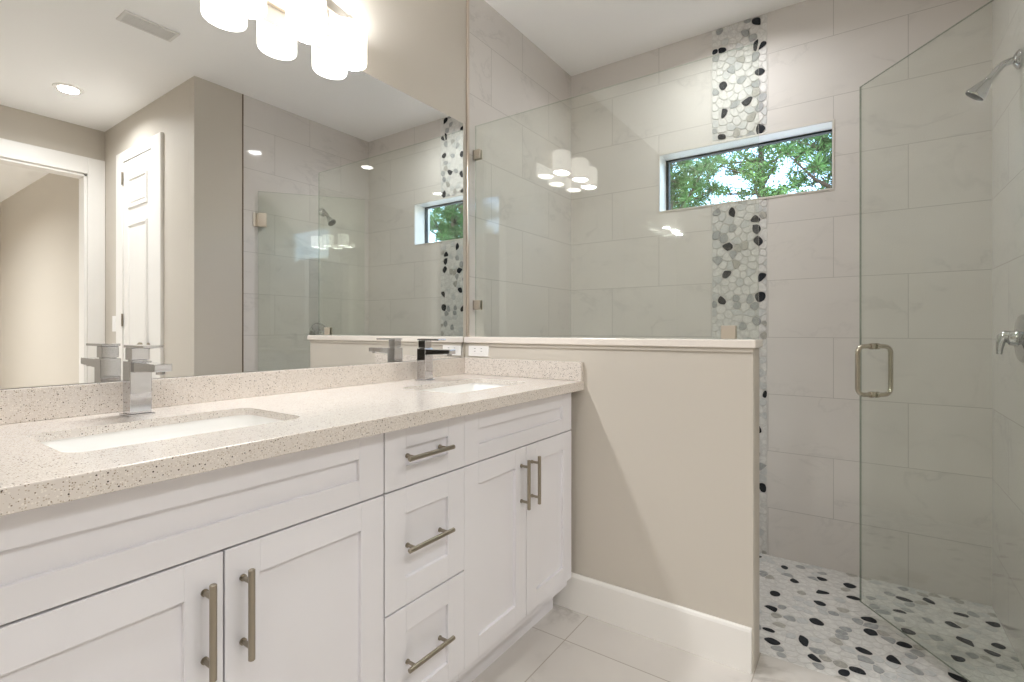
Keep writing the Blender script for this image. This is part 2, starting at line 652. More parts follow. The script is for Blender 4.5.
# panelled closet door in the recess wall, with casing
def door_panel_bm(x, y0, y1, z0, z1, panels, proud=0.012):
    """door face at x looking towards -x; panels are (y0, y1, z0, z1) raised fields"""
    bm = NB()
    box(bm, x, x + 0.03, y0, y1, z0, z1, 0.002)
    for (a, b_, c, d) in panels:
        a, b_ = min(a, b_), max(a, b_)
        rings = []
        for ins, dx in ((0, -0.0005), (0.006, -0.010), (0.016, -0.010), (0.03, 0.004), (0.045, -0.005)):
            rings.append([bm.verts.new((x + dx, yy, zz)) for yy, zz in
                          ((a + ins, c + ins), (b_ - ins, c + ins), (b_ - ins, d - ins), (a + ins, d - ins))])
        for r0, r1 in zip(rings, rings[1:]):
            for k in range(4):
                bm.faces.new((r0[k], r0[(k + 1) % 4], r1[(k + 1) % 4], r1[k]))
        bm.faces.new(rings[-1])
    return bm


DY0, DY1 = -2.44, -2.94
door = build('door_1', door_panel_bm(XR - 0.012, DY0, DY1, 0.01, 2.262,
             [(-2.505, -2.845, 1.915, 2.135), (-2.505, -2.845, 0.80, 1.81), (-2.505, -2.845, 0.20, 0.69)]),
             M['trim'], kind='structure')
bm = NB()
for (a, b_, c, d) in ((-2.29, DY0 + 0.003, 0, 2.34), (DY1 - 0.003, -3.064, 0, 2.34), (DY0 + 0.003, DY1 - 0.003, 2.266, 2.34)):
    box(bm, XR - 0.02, XR + 0.0, a, b_, c, d, 0.003)
    w_ = 0.02
build('door_casing', bm, M['trim'], door, kind='structure')
for zz in (2.15, 1.13, 0.2):
    bm = NB()
    tube(bm, [(XR - 0.02, DY1 - 0.001, zz - 0.045), (XR - 0.02, DY1 - 0.001, zz + 0.045)], 0.006, 10)
    build('door_hinge', bm, M['nickel'], door, smooth=True, kind='structure')
bm = NB()
lathe(bm, [(0.024, 0), (0.024, 0.006), (0.010, 0.012), (0.009, 0.035), (0.026, 0.042), (0.028, 0.055), (0.016, 0.066), (0.001, 0.068)],
      (XR - 0.012, DY0 - 0.055, 0.95), (-1, 0, 0), 24)
build('door_knob', bm, M['nickel'], door, smooth=True, kind='structure')


# ------------------------------------------------------------------ half wall, cap, baseboards
bm = NB()
box(bm, XP, XP2 - 0.001, YP, -0.0005, -0.02, CAPZ - 0.026, 0.003, mi=0)
tile_quad(bm, (XP2, -0.006), (XP2, YP + 0.004), TZB, CAPZ - 0.026, 0, -YP, mi=1)
build('wall_partition', bm, [M['paint'], M['tile']], kind='structure')
bm = NB()
box(bm, XP - 0.014, XP2 + 0.012, YP - 0.008, -0.0065, CAPZ - 0.026, CAPZ, 0.003)
tag(build('stone_ledge', bm, M['cap']), 'pale stone ledge lying along the top of the half wall', 'ledge')
# narrow painted moulding under the cap and down the free corner
bm = NB()
box(bm, XP - 0.006, XP + 0.0, YP + 0.0, -0.024, CAPZ - 0.04, CAPZ - 0.0262, 0.002)
build('trim_4', bm, M['paint'], kind='structure')


def baseboard(name, p0, p1, nrm, h=0.137, t=0.012):
    bm = NB()
    p0, p1, nrm = Vector(p0 + (0,)), Vector(p1 + (0,)), Vector(nrm + (0,))
    prof = [(0, 0), (t, 0), (t, h - 0.012), (t - 0.003, h - 0.004), (t - 0.007, h), (0, h)]
    ra, rb = [[bm.verts.new(p + nrm * a + Vector((0, 0, b_))) for a, b_ in prof] for p in (p0, p1)]
    for k in range(len(prof)):
        bm.faces.new((ra[k], ra[(k + 1) % 6], rb[(k + 1) % 6], rb[k]))
    bm.faces.new(ra)
    bm.faces.new(rb[::-1])
    return build(name, bm, M['trim'], kind='structure')


baseboard('baseboard_partition', (XP - 0.0005, -0.02), (XP - 0.0005, YP + 0.004), (-1, 0))
baseboard('baseboard_right', (XR - 0.0, W + 0.0005), (1.66, W + 0.0005), (0, 1))
baseboard('baseboard_recess', (XR - 0.0005, W - 0.0), (XR - 0.0005, -2.288), (-1, 0))
baseboard('baseboard_rear', (XL, YF + 0.0005), (OX0 - 0.117, YF + 0.0005), (0, 1))
baseboard('baseboard_front', (XL + 0.0005, KY0 + .108), (XL + 0.0005, -0.02), (1, 0))
baseboard('baseboard_far', (1.4395, -7.03), (1.4395, YF - TH - 0.02), (-1, 0))


# ------------------------------------------------------------------ pebble mosaic
def clip_poly(poly, mx, my, nx, ny):
    out = []
    n = len(poly)
    for i in range(n):
        a, b_ = poly[i], poly[(i + 1) % n]
        da = (a[0] - mx) * nx + (a[1] - my) * ny
        db = (b_[0] - mx) * nx + (b_[1] - my) * ny
        if da <= 0: out.append(a)
        if (da < 0 < db) or (db < 0 < da):
            t = da / (da - db)
            out.append((a[0] + (b_[0] - a[0]) * t, a[1] + (b_[1] - a[1]) * t))
    return out


def mosaic(bm, u0, u1, v0, v1, to3d, normal, dark, grey, seed, rmin=0.031, dark_p=0.03, quiet=None):
    """sliced pebbles packed into a rectangle: rounded Voronoi cells, each a low bevelled stone"""
    rnd = random.Random(seed)
    pts = []
    for (u, v) in dark:
        if u0 < u < u1 and v0 < v < v1: pts.append((u, v, 3))
    for (u, v) in grey:
        if u0 < u < u1 and v0 < v < v1: pts.append((u, v, 2))
    cell = 0.05
    grid = {}
    for i, p in enumerate(pts):
        grid.setdefault((int(p[0] // cell), int(p[1] // cell)), []).append(i)
    tries = int((u1 - u0) * (v1 - v0) / rmin ** 2 * 30)
    for _ in range(tries):
        u, v = rnd.uniform(u0, u1), rnd.uniform(v0, v1)
        g = (int(u // cell), int(v // cell))
        ok = True
        r = rmin * rnd.uniform(0.85, 1.2)
        for i in range(-1, 2):
            for j in range(-1, 2):
                for k in grid.get((g[0] + i, g[1] + j), ()):
                    q = pts[k]
                    rr = r * (1.18 if q[2] == 3 else 1.0)
                    if (q[0] - u) ** 2 + ((q[1] - v)) ** 2 < rr * rr:
                        ok = False
                        break
                if not ok: break
            if not ok: break
        if not ok: continue
        x = rnd.random()
        vis = quiet is not None and quiet(u, v)
        if x < dark_p and not vis: kd = 3
        elif x < 0.06: kd = 2
        elif x < 0.24: kd = 1
        elif x < 0.30: kd = 4
        else: kd = 0
        grid.setdefault(g, []).append(len(pts))
        pts.append((u, v, kd))
    nrm = Vector(normal)
    for i, (u, v, kd) in enumerate(pts):
        poly = [(max(u0, u - .06), max(v0, v - .06)), (min(u1, u + .06), max(v0, v - .06)),
                (min(u1, u + .06), min(v1, v + .06)), (max(u0, u - .06), min(v1, v + .06))]
        gu, gv = int(u // cell), int(v // cell)
        for a in range(-2, 3):
            for b_ in range(-2, 3):
                for k in grid.get((gu + a, gv + b_), ()):
                    if k == i: continue
                    q = pts[k]
                    dx, dy = q[0] - u, q[1] - v
                    f = 0.5 + (0.05 if kd == 3 and q[2] != 3 else (-0.05 if q[2] == 3 and kd != 3 else 0))
                    poly = clip_poly(poly, u + dx * f, v + dy * f, dx, dy)
                    if len(poly) < 3: break
        if len(poly) < 3: continue
        cu = sum(p[0] for p in poly) / len(poly)
        cv = sum(p[1] for p in poly) / len(poly)
        R = max(math.hypot(p[0] - cu, p[1] - cv) for p in poly)
        if R < 0.006: continue
        k_ = max(0.5, 1 - 0.0015 / (R * 0.7))
        poly = [(cu + (p[0] - cu) * k_, cv + (p[1] - cv) * k_) for p in poly]
        if kd == 3:         # dark stones are smaller and longer one way
            an, st = rnd.uniform(0, PI), rnd.uniform(0.58, 0.85)
            ca, sa = math.cos(an), math.sin(an)
            q2 = []
            for p in poly:
                dx, dy = p[0] - cu, p[1] - cv
                q2.append((cu + (dx * ca + dy * sa) * ca - (-dx * sa + dy * ca) * sa * st, cv + (dx * ca + dy * sa) * sa + (-dx * sa + dy * ca) * ca * st))
            poly = q2
        for _ in range(2):
            new = []
            for q in range(len(poly)):
                a, b_ = poly[q], poly[(q + 1) % len(poly)]
                new.append((a[0] * .75 + b_[0] * .25, a[1] * .75 + b_[1] * .25))
                new.append((a[0] * .25 + b_[0] * .75, a[1] * .25 + b_[1] * .75))
            poly = new
        low = [bm.verts.new(Vector(to3d(*p)) + nrm * 0.0002) for p in poly]
        top = [bm.verts.new(Vector(to3d(cu + (p[0] - cu) * .93, cv + (p[1] - cv) * .93)) + nrm * 0.0009) for p in poly]
        n = len(poly)
        mi = 1 + kd
        for q in range(n):
            bm.faces.new((low[q], low[(q + 1) % n], top[(q + 1) % n], top[q])).material_index = mi
        bm.faces.new(top).material_index = mi


MOS = [M['grout'], M['st_white'], M['st_light'], M['st_grey'], M['st_dark'], M['st_mid']]
DARK_FLOOR = [(2.582, -1.157), (2.46, -1.204), (2.547, -1.299), (2.412, -1.306), (2.285, -1.15), (2.305, -1.305), (2.438, -1.418),
              (2.153, -1.159), (2.143, -1.305), (2.28, -1.462), (2.186, -1.461), (1.987, -1.169), (1.915, -1.189), (1.983, -1.274),
              (1.894, -1.315), (2.032, -1.448), (2.036, -1.52), (1.899, -1.43), (1.865, -1.392), (2.157, -1.556), (2.551, -1.4),
              (2.421, -1.559), (2.544, -1.578), (2.591, -1.657), (2.529, -1.749), (2.418, -1.713), (2.265, -1.579), (2.309, -1.734),
              (2.168, -1.703), (2.516, -1.832), (2.343, -1.823), (2.278, -1.794), (2.044, -1.678)]
GREY_FLOOR = [(2.626, -1.212), (2.273, -1.656), (2.097, -1.571), (1.947, -1.483), (2.154, -1.392), (2.088, -1.389), (2.013, -1.579),
              (2.113, -1.222), (2.444, -1.086), (1.882, -1.213), (2.406, -1.643), (2.555, -1.793), (2.223, -1.74)]
DARK_STRIP = [(-1.023, 2.566), (-1.044, 2.439), (-1.02, 2.443), (-0.858, 2.471), (-0.83, 2.469), (-1.031, 2.314), (-0.871, 2.294),
              (-0.98, 2.178), (-0.871, 2.147), (-0.863, 2.035), (-1.04, 2.033), (-0.909, 1.646), (-1.018, 1.597), (-1.015, 1.553),
              (-1.028, 1.49), (-0.894, 1.476), (-0.886, 1.337), (-1.043, 1.318), (-1.033, 1.22), (-0.863, 1.203)]
GREY_STRIP = [(-0.832, 2.441), (-0.971, 2.523), (-1.008, 2.491), (-1.017, 2.256), (-1.04, 2.18), (-0.847, 2.571), (-0.845, 1.411),
              (-0.872, 1.518), (-0.837, 1.654), (-0.931, 1.218), (-0.933, 1.176), (-0.993, 1.205), (-0.831, 1.539), (-1.018, 1.099)]


def shower_z(x, y):
    return -0.002 - 0.020 * (x - XP2) / (XB - XP2)


bm = NB()
f3 = lambda u, v: (u, v, shower_z(u, v))
vs = [bm.verts.new((x, y, shower_z(x, y) - 0.0005)) for x, y in ((XP2 - 0.004, W), (XB, W), (XB, 0), (XP2 - 0.004, 0))]
bm.faces.new(vs).material_index = 0
mosaic(bm, XP2 - 0.002, XB, W, 0.0, f3, (0, 0, 1), DARK_FLOOR, GREY_FLOOR, 5, dark_p=0.035, quiet=lambda u, v: v < -1.1)
build('floor_shower', bm, MOS, kind='structure')

bm = NB()
f4 = lambda u, v: (XB - 0.0005, u, v)
for (z0, z1) in ((-0.03, WZ0), (WZ1, CEIL)):
    vs = [bm.verts.new((XB + 0.0015, y, z)) for y, z in ((SY1, z0), (SY0, z0), (SY0, z1), (SY1, z1))]
    bm.faces.new(vs).material_index = 0
    mosaic(bm, SY1 + 0.001, SY0 - 0.001, z0, z1, f4, (-1, 0, 0), DARK_STRIP, GREY_STRIP, 11, dark_p=0.035, quiet=lambda u, v: v > 1.06)
build('wall_pebble_band', bm, MOS, kind='structure')

# metal drain in the middle of the pebble floor
bm = NB()
box(bm, 2.20, 2.31, -0.98, -0.87, shower_z(2.25, 0), shower_z(2.25, 0) + 0.004, 0.001)
for k in range(5):
    box(bm, 2.21, 2.30, -0.97 + k * 0.02, -0.964 + k * 0.02, shower_z(2.25, 0) + 0.004, shower_z(2.25, 0) + 0.005)
tag(build('floor_drain', bm, M['nickel']), 'square metal drain set in the pebble shower floor', 'drain')

# ------------------------------------------------------------------ window and what stands outside
bm = NB()
XW = XB + 0.105
fr = 0.015
box(bm, XW, XW + 0.03, WY0, WY0 - fr, WZ0, WZ1)
box(bm, XW, XW + 0.03, WY1 + 0.006, WY1, WZ0, WZ1)
box(bm, XW, XW + 0.03, WY0, WY1, WZ1 - 0.009, WZ1)
box(bm, XW, XW + 0.03, WY0, WY1, WZ0, WZ0 + 0.006)
win = build('window_1', bm, M['gasket'], kind='structure')
bm = NB()
box(bm, XW + 0.010, XW + 0.016, WY0 - 0.004, WY1 + 0.004, WZ0 + 0.004, WZ1 - 0.004)
build('window_pane', bm, M['pane'], win, kind='structure')
bm = NB()
e = 0.009
box(bm, XB - 0.003, XB + 0.004, WY0 + e, WY0, WZ0 - e, WZ1 + e, 0.001)
box(bm, XB - 0.003, XB + 0.004, WY1, WY1 - e, WZ0 - e, WZ1 + e, 0.001)
box(bm, XB - 0.003, XB + 0.004, WY0, WY1, WZ1, WZ1 + e, 0.001)
box(bm, XB - 0.003, XB + 0.004, WY0, WY1, WZ0 - e, WZ0, 0.001)
build('window_trim', bm, mat('window_edge_trim', (214, 208, 200), rough=0.3, spec=0.5), win, kind='structure')

slab('ground_outside', XO + 0.2, 40, -30, 18, -0.4, -0.3, M['bounce_ground'])


def tree(loc, h, crown0, spread, seed, style, label):
    rnd = random.Random(seed)
    root = thing('tree', label, 'tree', loc, 'trees outside the shower window')
    bm = NB()
    lean = Vector((rnd.uniform(-.05, .05), rnd.uniform(-.05, .05), 1))
    n = 9
    spine = [Vector((lean.x * h * i / n + .04 * math.sin(i * 1.7 + seed), lean.y * h * i / n + .04 * math.cos(i * 1.3 + seed), h * i / n)) for i in range(n + 1)]
    tube(bm, spine, [0.13 * (1 - 0.88 * i / n) for i in range(n + 1)], 10)
    tips = []
    nb = int((h - crown0) * (8 if style == 0 else 7))
    for k in range(nb):
        z = crown0 + (h - crown0) * (k + rnd.random()) / nb
        i = min(n - 1, int(z / h * n))
        p = spine[i].lerp(spine[i + 1], z / h * n - i)
        a = k * 2.4 + rnd.uniform(-.4, .4)
        ln_ = spread * (1 - 0.65 * (z - crown0) / (h - crown0)) * rnd.uniform(.7, 1.1)
        up = rnd.uniform(.1, .7)
        d = Vector((math.cos(a), math.sin(a), up))
        pts = [p, p + d * ln_ * .5 + Vector((0, 0, -.02)), p + d * ln_ + Vector((0, 0, .10 * ln_))]
        tube(bm, pts, [0.032, 0.02, 0.007], 6, caps=False)
        for t in range(12):
            s = .12 + .88 * (t + rnd.random()) / 12
            q = pts[0].lerp(pts[1], s * 2) if s < .5 else pts[1].lerp(pts[2], s * 2 - 1)
            tw = Vector((rnd.uniform(-1, 1), rnd.uniform(-1, 1), rnd.uniform(-.3, .9))) * rnd.uniform(.12, .36)
            tube(bm, [q, q + tw], [0.008, 0.003], 4, caps=False)
            tips += [q + tw, q + tw * .55]
    build('trunk', bm, M['bark'], root, smooth=True)
    bm = NB()
    for q in tips:
        m_ = 26 if style == 0 else 26
        for _ in range(m_):
            d = Vector((rnd.gauss(0, 1), rnd.gauss(0, 1), rnd.gauss(.2, 1))).normalized()
            if style == 0:      # long thin needles in tufts
                l_ = rnd.uniform(.10, .19)
                wv = d.cross(Vector((rnd.gauss(0, 1), rnd.gauss(0, 1), rnd.gauss(0, 1)))).normalized() * .009
                a0 = q + d * .012
                bm.faces.new([bm.verts.new(v) for v in (a0 - wv, a0 + wv, a0 + d * l_ + wv * .3, a0 + d * l_ - wv * .3)])
            else:               # small broad leaves
                c = q + d * rnd.uniform(.03, .17)
                t1 = Vector((rnd.gauss(0, 1), rnd.gauss(0, 1), rnd.gauss(0, .6))).normalized()
                t2 = t1.cross(d).normalized()
                bm.faces.new([bm.verts.new(v) for v in (c - t1 * .042, c + t2 * .02, c + t1 * .042, c - t2 * .02)])
    build('crown', bm, M['leaf_a' if style == 0 else 'leaf_b'], root)
    return root


tree((8.0, 1.05, -0.3), 6.4, 1.4, 1.08, 3, 0, 'green pine outside the window, behind the left end of the pane')
tree((8.3, -1.25, -0.3), 6.8, 1.4, 1.12, 21, 0, 'bright green pine outside, behind the right end of the window')
tree((12.4, 0.15, -0.3), 8.6, 1.6, 2.0, 8, 1, 'leafy tree with dark forked branches behind the middle of the window')
tree((8.6, -6.2, -0.3), 7.0, 1.0, 1.4, 44, 0, 'slim pine seen through the window in the mirror')
tree((12.6, -9.4, -0.3), 8.4, 1.2, 2.2, 33, 1, 'leafy tree behind the pine, seen through the window in the mirror')

# ------------------------------------------------------------------ vanity cabinets
BACKY = -0.012
TOE = -0.475
DT = 0.019


def shaker_bm(x0, x1, z0, z1, sl, sr, rt, rb, y=FY, t=DT, rec=0.009):
    """stiles and rails with fine joint lines round a recessed flat panel, front face at y looking towards -y"""
    bm = NB()
    e = 0.0007
    for (a, b_, c, d) in ((x0, x0 + sl, z0, z1), (x1 - sr, x1, z0, z1), (x0 + sl, x1 - sr, z0, z0 + rb), (x0 + sl, x1 - sr, z1 - rt, z1)):
        box(bm, a, b_, y, y + t, c, d, e, 1)
    box(bm, x0 + sl - .004, x1 - sr + .004, y + rec, y + t - .003, z0 + rb - .004, z1 - rt + .004)
    return bm


def bar_pull(name, parent, a, b_, stand=0.030, r=0.0056):
    """straight bar pull from a to b with two posts to the face at y = FY"""
    bm = NB()
    a, b_ = Vector(a), Vector(b_)
    d = (b_ - a).normalized()
    ch = 0.0012
    tube(bm, [a, a + d * ch, b_ - d * ch, b_], [r - ch, r, r, r - ch], 16)
    for s in (a + d * 0.022, b_ - d * 0.022):
        tube(bm, [s, s + Vector((0, stand - 0.001, 0))], 0.0042, 12)
        tube(bm, [s + Vector((0, stand - 0.003, 0)), s + Vector((0, stand - 0.0002, 0))], 0.006, 12)
    return build(name, bm, M['nickel'], parent, smooth=True)


def carcass(parent, x0, x1):
    bm = NB()
    p = 0.016
    yb, yf = BACKY, FY + DT + 0.0015
    box(bm, x0, x0 + p, yb, yf, 0.105, CB - 0.001)
    box(bm, x1 - p, x1, yb, yf, 0.105, CB - 0.001)
    box(bm, x0 + p, x1 - p, yb, yf, 0.105, 0.121)
    box(bm, x0 + p, x1 - p, yb, yb - 0.008, 0.121, CB - 0.001)
    box(bm, x0 + p, x1 - p, yf + 0.02, yf, 0.66, 0.72)
    box(bm, x0 + p, x1 - p, yf + 0.02, yf, CB - 0.03, CB - 0.001)
    build('body', bm, M['cabinet'], parent)
    bm = NB()
    box(bm, x0, x1, TOE, TOE + 0.016, 0.0, 0.105)
    build('toe_kick', bm, M['cabinet'], parent)


GAP = 0.0016
ZD0, ZD1, ZF0, ZF1 = 0.140, 0.6865, 0.6905, 0.8295
HY = FY - 0.030


def sink_cabinet(x0, mid, x1, label, ga=GAP):
    t = thing('sink_cabinet', label, 'cabinet', ((x0 + x1) / 2, -0.28, 0), 'white shaker vanity cabinets')
    ox, oy = t.location.x, t.location.y
    carcass_parent = t

    def shift(o):
        o.location = (-ox, -oy, 0)
        return o
    before = set(COL.objects)
    carcass(t, x0, x1)
    f = build('false_front', shaker_bm(x0 + ga, x1 - GAP, ZF0, ZF1, 0.063, 0.067, 0.047, 0.047), M['cabinet'], t)
    for (a, b_, hx, s0, s1) in ((x0 + ga, mid - GAP, mid - 0.031, .063, .059), (mid + GAP, x1 - GAP, mid + 0.031, .060, .062)):
        d = build('door', shaker_bm(a, b_, ZD0, ZD1, s0, s1, 0.059, 0.059), M['cabinet'], t)
        bar_pull('handle', d, (hx, HY, 0.497), (hx, HY, 0.652))
    for o in set(COL.objects) - before:
        if o.parent == t: shift(o)
    return t


sink_cabinet(0.071, 0.418, 0.7645, 'wide white vanity sink cabinet at the near end, two doors below a false front')
t = thing('drawer_cabinet', 'narrow white stack of three shaker drawers between the two sink cabinets', 'cabinet', (0.9035, -0.28, 0), 'white shaker vanity cabinets')
before = set(COL.objects)
carcass(t, 0.765, 1.042)
for (z0, z1, rt, rb) in ((ZF0, ZF1, .047, .047), (0.4105, ZD1, .06, .063), (ZD0, 0.4065, .06, .052)):
    d = build('drawer', shaker_bm(0.765 + GAP, 1.042 - 0.0001, z0, z1, 0.064, 0.064, rt, rb), M['cabinet'], t)
    zc = (z0 + z1) / 2 + 0.002
    bar_pull('handle', d, (0.812, HY, zc), (0.967, HY, zc))
for o in set(COL.objects) - before:
    if o.parent == t: o.location = (-0.9035, 0.28, 0)
sink_cabinet(1.0425, 1.350, 1.657, 'white vanity sink cabinet at the far end, standing next to the half wall', 0.0002)

# ------------------------------------------------------------------ worktop, splashes, basins
CX0, CX1, CYF = 0.02, XP - 0.0005, -0.5845
SINKS = [(0.242, 0.645), (1.140, 1.543)]
SKY0, SKY1 = -0.190, -0.441
SB = CT - 0.0165         # underside of the slab behind its built-up front edge


def rrect(x0, x1, y0, y1, r, n=6):
    pts = []
    for cx, cy, a in ((x1 - r, y1 - r, 0), (x0 + r, y1 - r, 90), (x0 + r, y0 + r, 180), (x1 - r, y0 + r, 270)):
        for i in range(n + 1):
            q = math.radians(a + 90 * i / n)
            pts.append((cx + r * math.cos(q), cy + r * math.sin(q)))
    return pts


bm = NB()
b0 = 0.002
AP = CYF + 0.036         # back of the built-up edge
outer_t = [(CX0, CYF + b0), (CX1, CYF + b0), (CX1, -0.0005), (CX0, -0.0005)]
outer_b = [(CX0, AP), (CX1, AP), (CX1, -0.0005), (CX0, -0.0005)]
holes = [rrect(a, b_, SKY1, SKY0, 0.035) for a, b_ in SINKS]
for z, outl in ((CT, outer_t), (SB, outer_b)):
    loops = [[Vector((x, y, z)) for x, y in outl]] + [[Vector((x, y, z)) for x, y in h[::-1]] for h in holes]
    flat = [p for l in loops for p in l]
    vv = [bm.verts.new(p) for p in flat]
    for tri in tessellate_polygon(loops):
        try: bm.faces.new([vv[i] for i in tri])
        except ValueError: pass
for h in holes:
    n = len(h)
    top = [bm.verts.new((x, y, CT)) for x, y in h]
    bot = [bm.verts.new((x, y, SB)) for x, y in h]
    for k in range(n):
        bm.faces.new((top[k], top[(k + 1) % n], bot[(k + 1) % n], bot[k]))
prof = [(CYF + b0, CT), (CYF + .0006, CT - .0006), (CYF, CT - b0), (CYF, CB + b0), (CYF + .0006, CB + .0006), (CYF + b0, CB), (AP, CB), (AP, SB)]
ra, rb = [[bm.verts.new((x, y, z)) for y, z in prof] for x in (CX0, CX1)]
for k in range(len(prof) - 1):
    bm.faces.new((ra[k], ra[k + 1], rb[k + 1], rb[k]))
for x in (CX0, CX1):
    bm.faces.new([bm.verts.new((x, y, z)) for y, z in prof + [(-0.0005, SB), (-0.0005, CT)]])
bm.faces.new([bm.verts.new((x, -0.0005, z)) for x, z in ((CX0, CT), (CX1, CT), (CX1, SB), (CX0, SB))])
bmesh.ops.remove_doubles(bm, verts=bm.verts, dist=1e-5)
top_o = tag(build('worktop', bm, M['quartz']), 'long speckled beige quartz worktop running over all the white cabinets', 'worktop')

bm = NB()
box(bm, CX0, XP - 0.0215, -0.020, -0.0005, CT + 0.0003, 0.939, 0.0015)
tag(build('backsplash', bm, M['quartz']), 'low speckled quartz backsplash along the wall under the mirror', 'backsplash')
bm = NB()
box(bm, XP - 0.0208, XP - 0.0005, -0.583, -0.0005, CT + 0.0003, 0.939, 0.0015)
tag(build('side_splash', bm, M['quartz']), 'short speckled quartz side splash against the half wall', 'side splash')


def basin(x0, x1, label):
    cx, cy = (x0 + x1) / 2, (SKY0 + SKY1) / 2
    root = thing('sink_basin', label, 'sink', (cx, cy, 0), 'white undermount sinks')
    bm = NB()
    hw, hd = (x1 - x0) / 2 + 0.004, (SKY0 - SKY1) / 2 + 0.004
    rings = []
    for (ins, z, r) in ((-.02, SB - .0006, .05), (0, SB - .0006, .038), (.004, SB - .02, .04), (.018, SB - .105, .05), (.040, SB - .135, .055), (.09, SB - .143, .03)):
        rings.append([bm.verts.new((x, y, z)) for x, y in rrect(-hw + ins, hw - ins, -hd + ins, hd - ins, r)])
    outer = [[bm.verts.new((x, y, z)) for x, y in rrect(-hw + ins, hw - ins, -hd + ins, hd - ins, r)]
             for (ins, z, r) in ((-.02, SB - .012, .05), (-.008, SB - .02, .045), (.008, SB - .115, .05), (.035, SB - .152, .05))]
    n = len(rings[0])
    for r0, r1 in list(zip(rings, rings[1:])) + list(zip(outer, outer[1:])) + [(rings[0], outer[0])]:
        for k in range(n):
            bm.faces.new((r0[k], r0[(k + 1) % n], r1[(k + 1) % n], r1[k]))
    bm.faces.new(rings[-1])
    bm.faces.new(outer[-1][::-1])
    build('bowl', bm, M['porcelain'], root, smooth=True, angle=50)
    bm = NB()
    lathe(bm, [(0.031, -.001), (0.031, .002), (0.026, .004), (0.022, .003), (0.020, .006), (0.001, .008)], (0, 0.02, SB - .143), (0, 0, 1), 24)
    build('drain', bm, M['chrome'], root, smooth=True)
    return root


basin(*SINKS[0], 'white undermount sink in front of the near faucet')
basin(*SINKS[1], 'white undermount sink in front of the far faucet, next to the half wall')


def faucet(x, y, label):
    t = thing('faucet', label, 'faucet', (x, y, CT), 'square chrome faucets')
    bm = NB()
    box(bm, -.026, .026, -.026, .026, 0.0003, .005, .001)
    build('base', bm, M['chrome'], t)
    bm = NB()
    box(bm, -.021, .021, -.021, .021, .0045, .121, .0015)
    build('body', bm, M['chrome'], t)
    bm = NB()
    # flat spout that runs forward from the top of the body, slightly thinner at its end
    vs = box(bm, -.017, .017, -.138, -.0205, .097, .119, .0015)
    for v in bm.verts:
        if v.co.y < -.10 and v.co.z < .108: v.co.z += .006
    tube(bm, [(0, -.124, .1035), (0, -.124, .097)], .0085, 14)
    build('spout', bm, M['chrome'], t)
    bm = NB()
    box(bm, -.0175, .0175, -.0175, .0175, .1235, .151, .0015)
    box(bm, -.0135, .0135, -.0135, .0135, .1205, .125)
    build('cartridge', bm, M['chrome'], t)
    bm = NB()
    box(bm, -.0195, .0195, -.088, .021, .1512, .1572, .0012)
    build('lever', bm, M['chrome'], t)
    return t


faucet(0.447, -0.098, 'square chrome faucet behind the near sink')
faucet(1.366, -0.088, 'square chrome faucet behind the far sink')

# ------------------------------------------------------------------ mirror
bm = NB()
box(bm, 0.02, 1.684, -0.006, -0.0008, 0.9402, 1.964, mi=1)
f = None
bm.faces.ensure_lookup_table()
for f in bm.faces:
    if abs(f.calc_center_median().y + 0.006) < 1e-5: f.material_index = 0
tag(build('wall_mirror', bm, [M['mirror'], M['mirror_edge']]), 'large frameless wall mirror above the double vanity', 'mirror')

# ------------------------------------------------------------------ vanity light: three frosted shades on a bowed bar
LX, LY, LZ = 0.876, -0.058, 2.073
SHADE_GAP = 0.172
t = thing('vanity_light', 'three-shade vanity light with a bowed nickel bar, mounted above the mirror', 'wall light', (LX, 0, LZ))
bm = NB()
pl = []
for k in range(33):
    a = 2 * PI * k / 32
box(bm, -.13, .13, -.018, -.0008, -.055, .055, .006)
build('backplate', bm, M['nickel_light'], t, smooth=True)
bm = NB()
# the bar: a flat strip bowed out from the wall
half = 0.262
n = 24
rows = []
for i in range(n + 1):
    x = -half + 2 * half * i / n
    y = -0.014 - 0.072 * (1 - (x / half) ** 2)
    rows.append([bm.verts.new((x, y + dy, z)) for dy, z in ((-.004, -.016), (.004, -.016), (.004, .016), (-.004, .016))])
for r0, r1 in zip(rows, rows[1:]):
    for k in range(4):
        bm.faces.new((r0[k], r0[(k + 1) % 4], r1[(k + 1) % 4], r1[k]))
bm.faces.new(rows[0][::-1])
bm.faces.new(rows[-1])
box(bm, -.02, .02, -.084, -.016, -.010, .010, .002)
build('bar', bm, M['nickel_light'], t, smooth=True)


def squash(bm, yc, k):
    for v in bm.verts:
        v.co.y = yc + (v.co.y - yc) * k


def bulb(parent, x, y, z, up, power):
    ld = bpy.data.lights.new('vanity_bulb', 'AREA')
    ld.shape = 'ELLIPSE'
    ld.size, ld.size_y = 0.096, 0.074
    ld.energy = power
    ld.color = (0.975, 0.985, 1.0)
    lo = bpy.data.objects.new('vanity_bulb', ld)
    COL.objects.link(lo)
    lo.location = (x, y, z)
    if up: lo.rotation_euler = (PI, 0, 0)
    lo.parent = parent


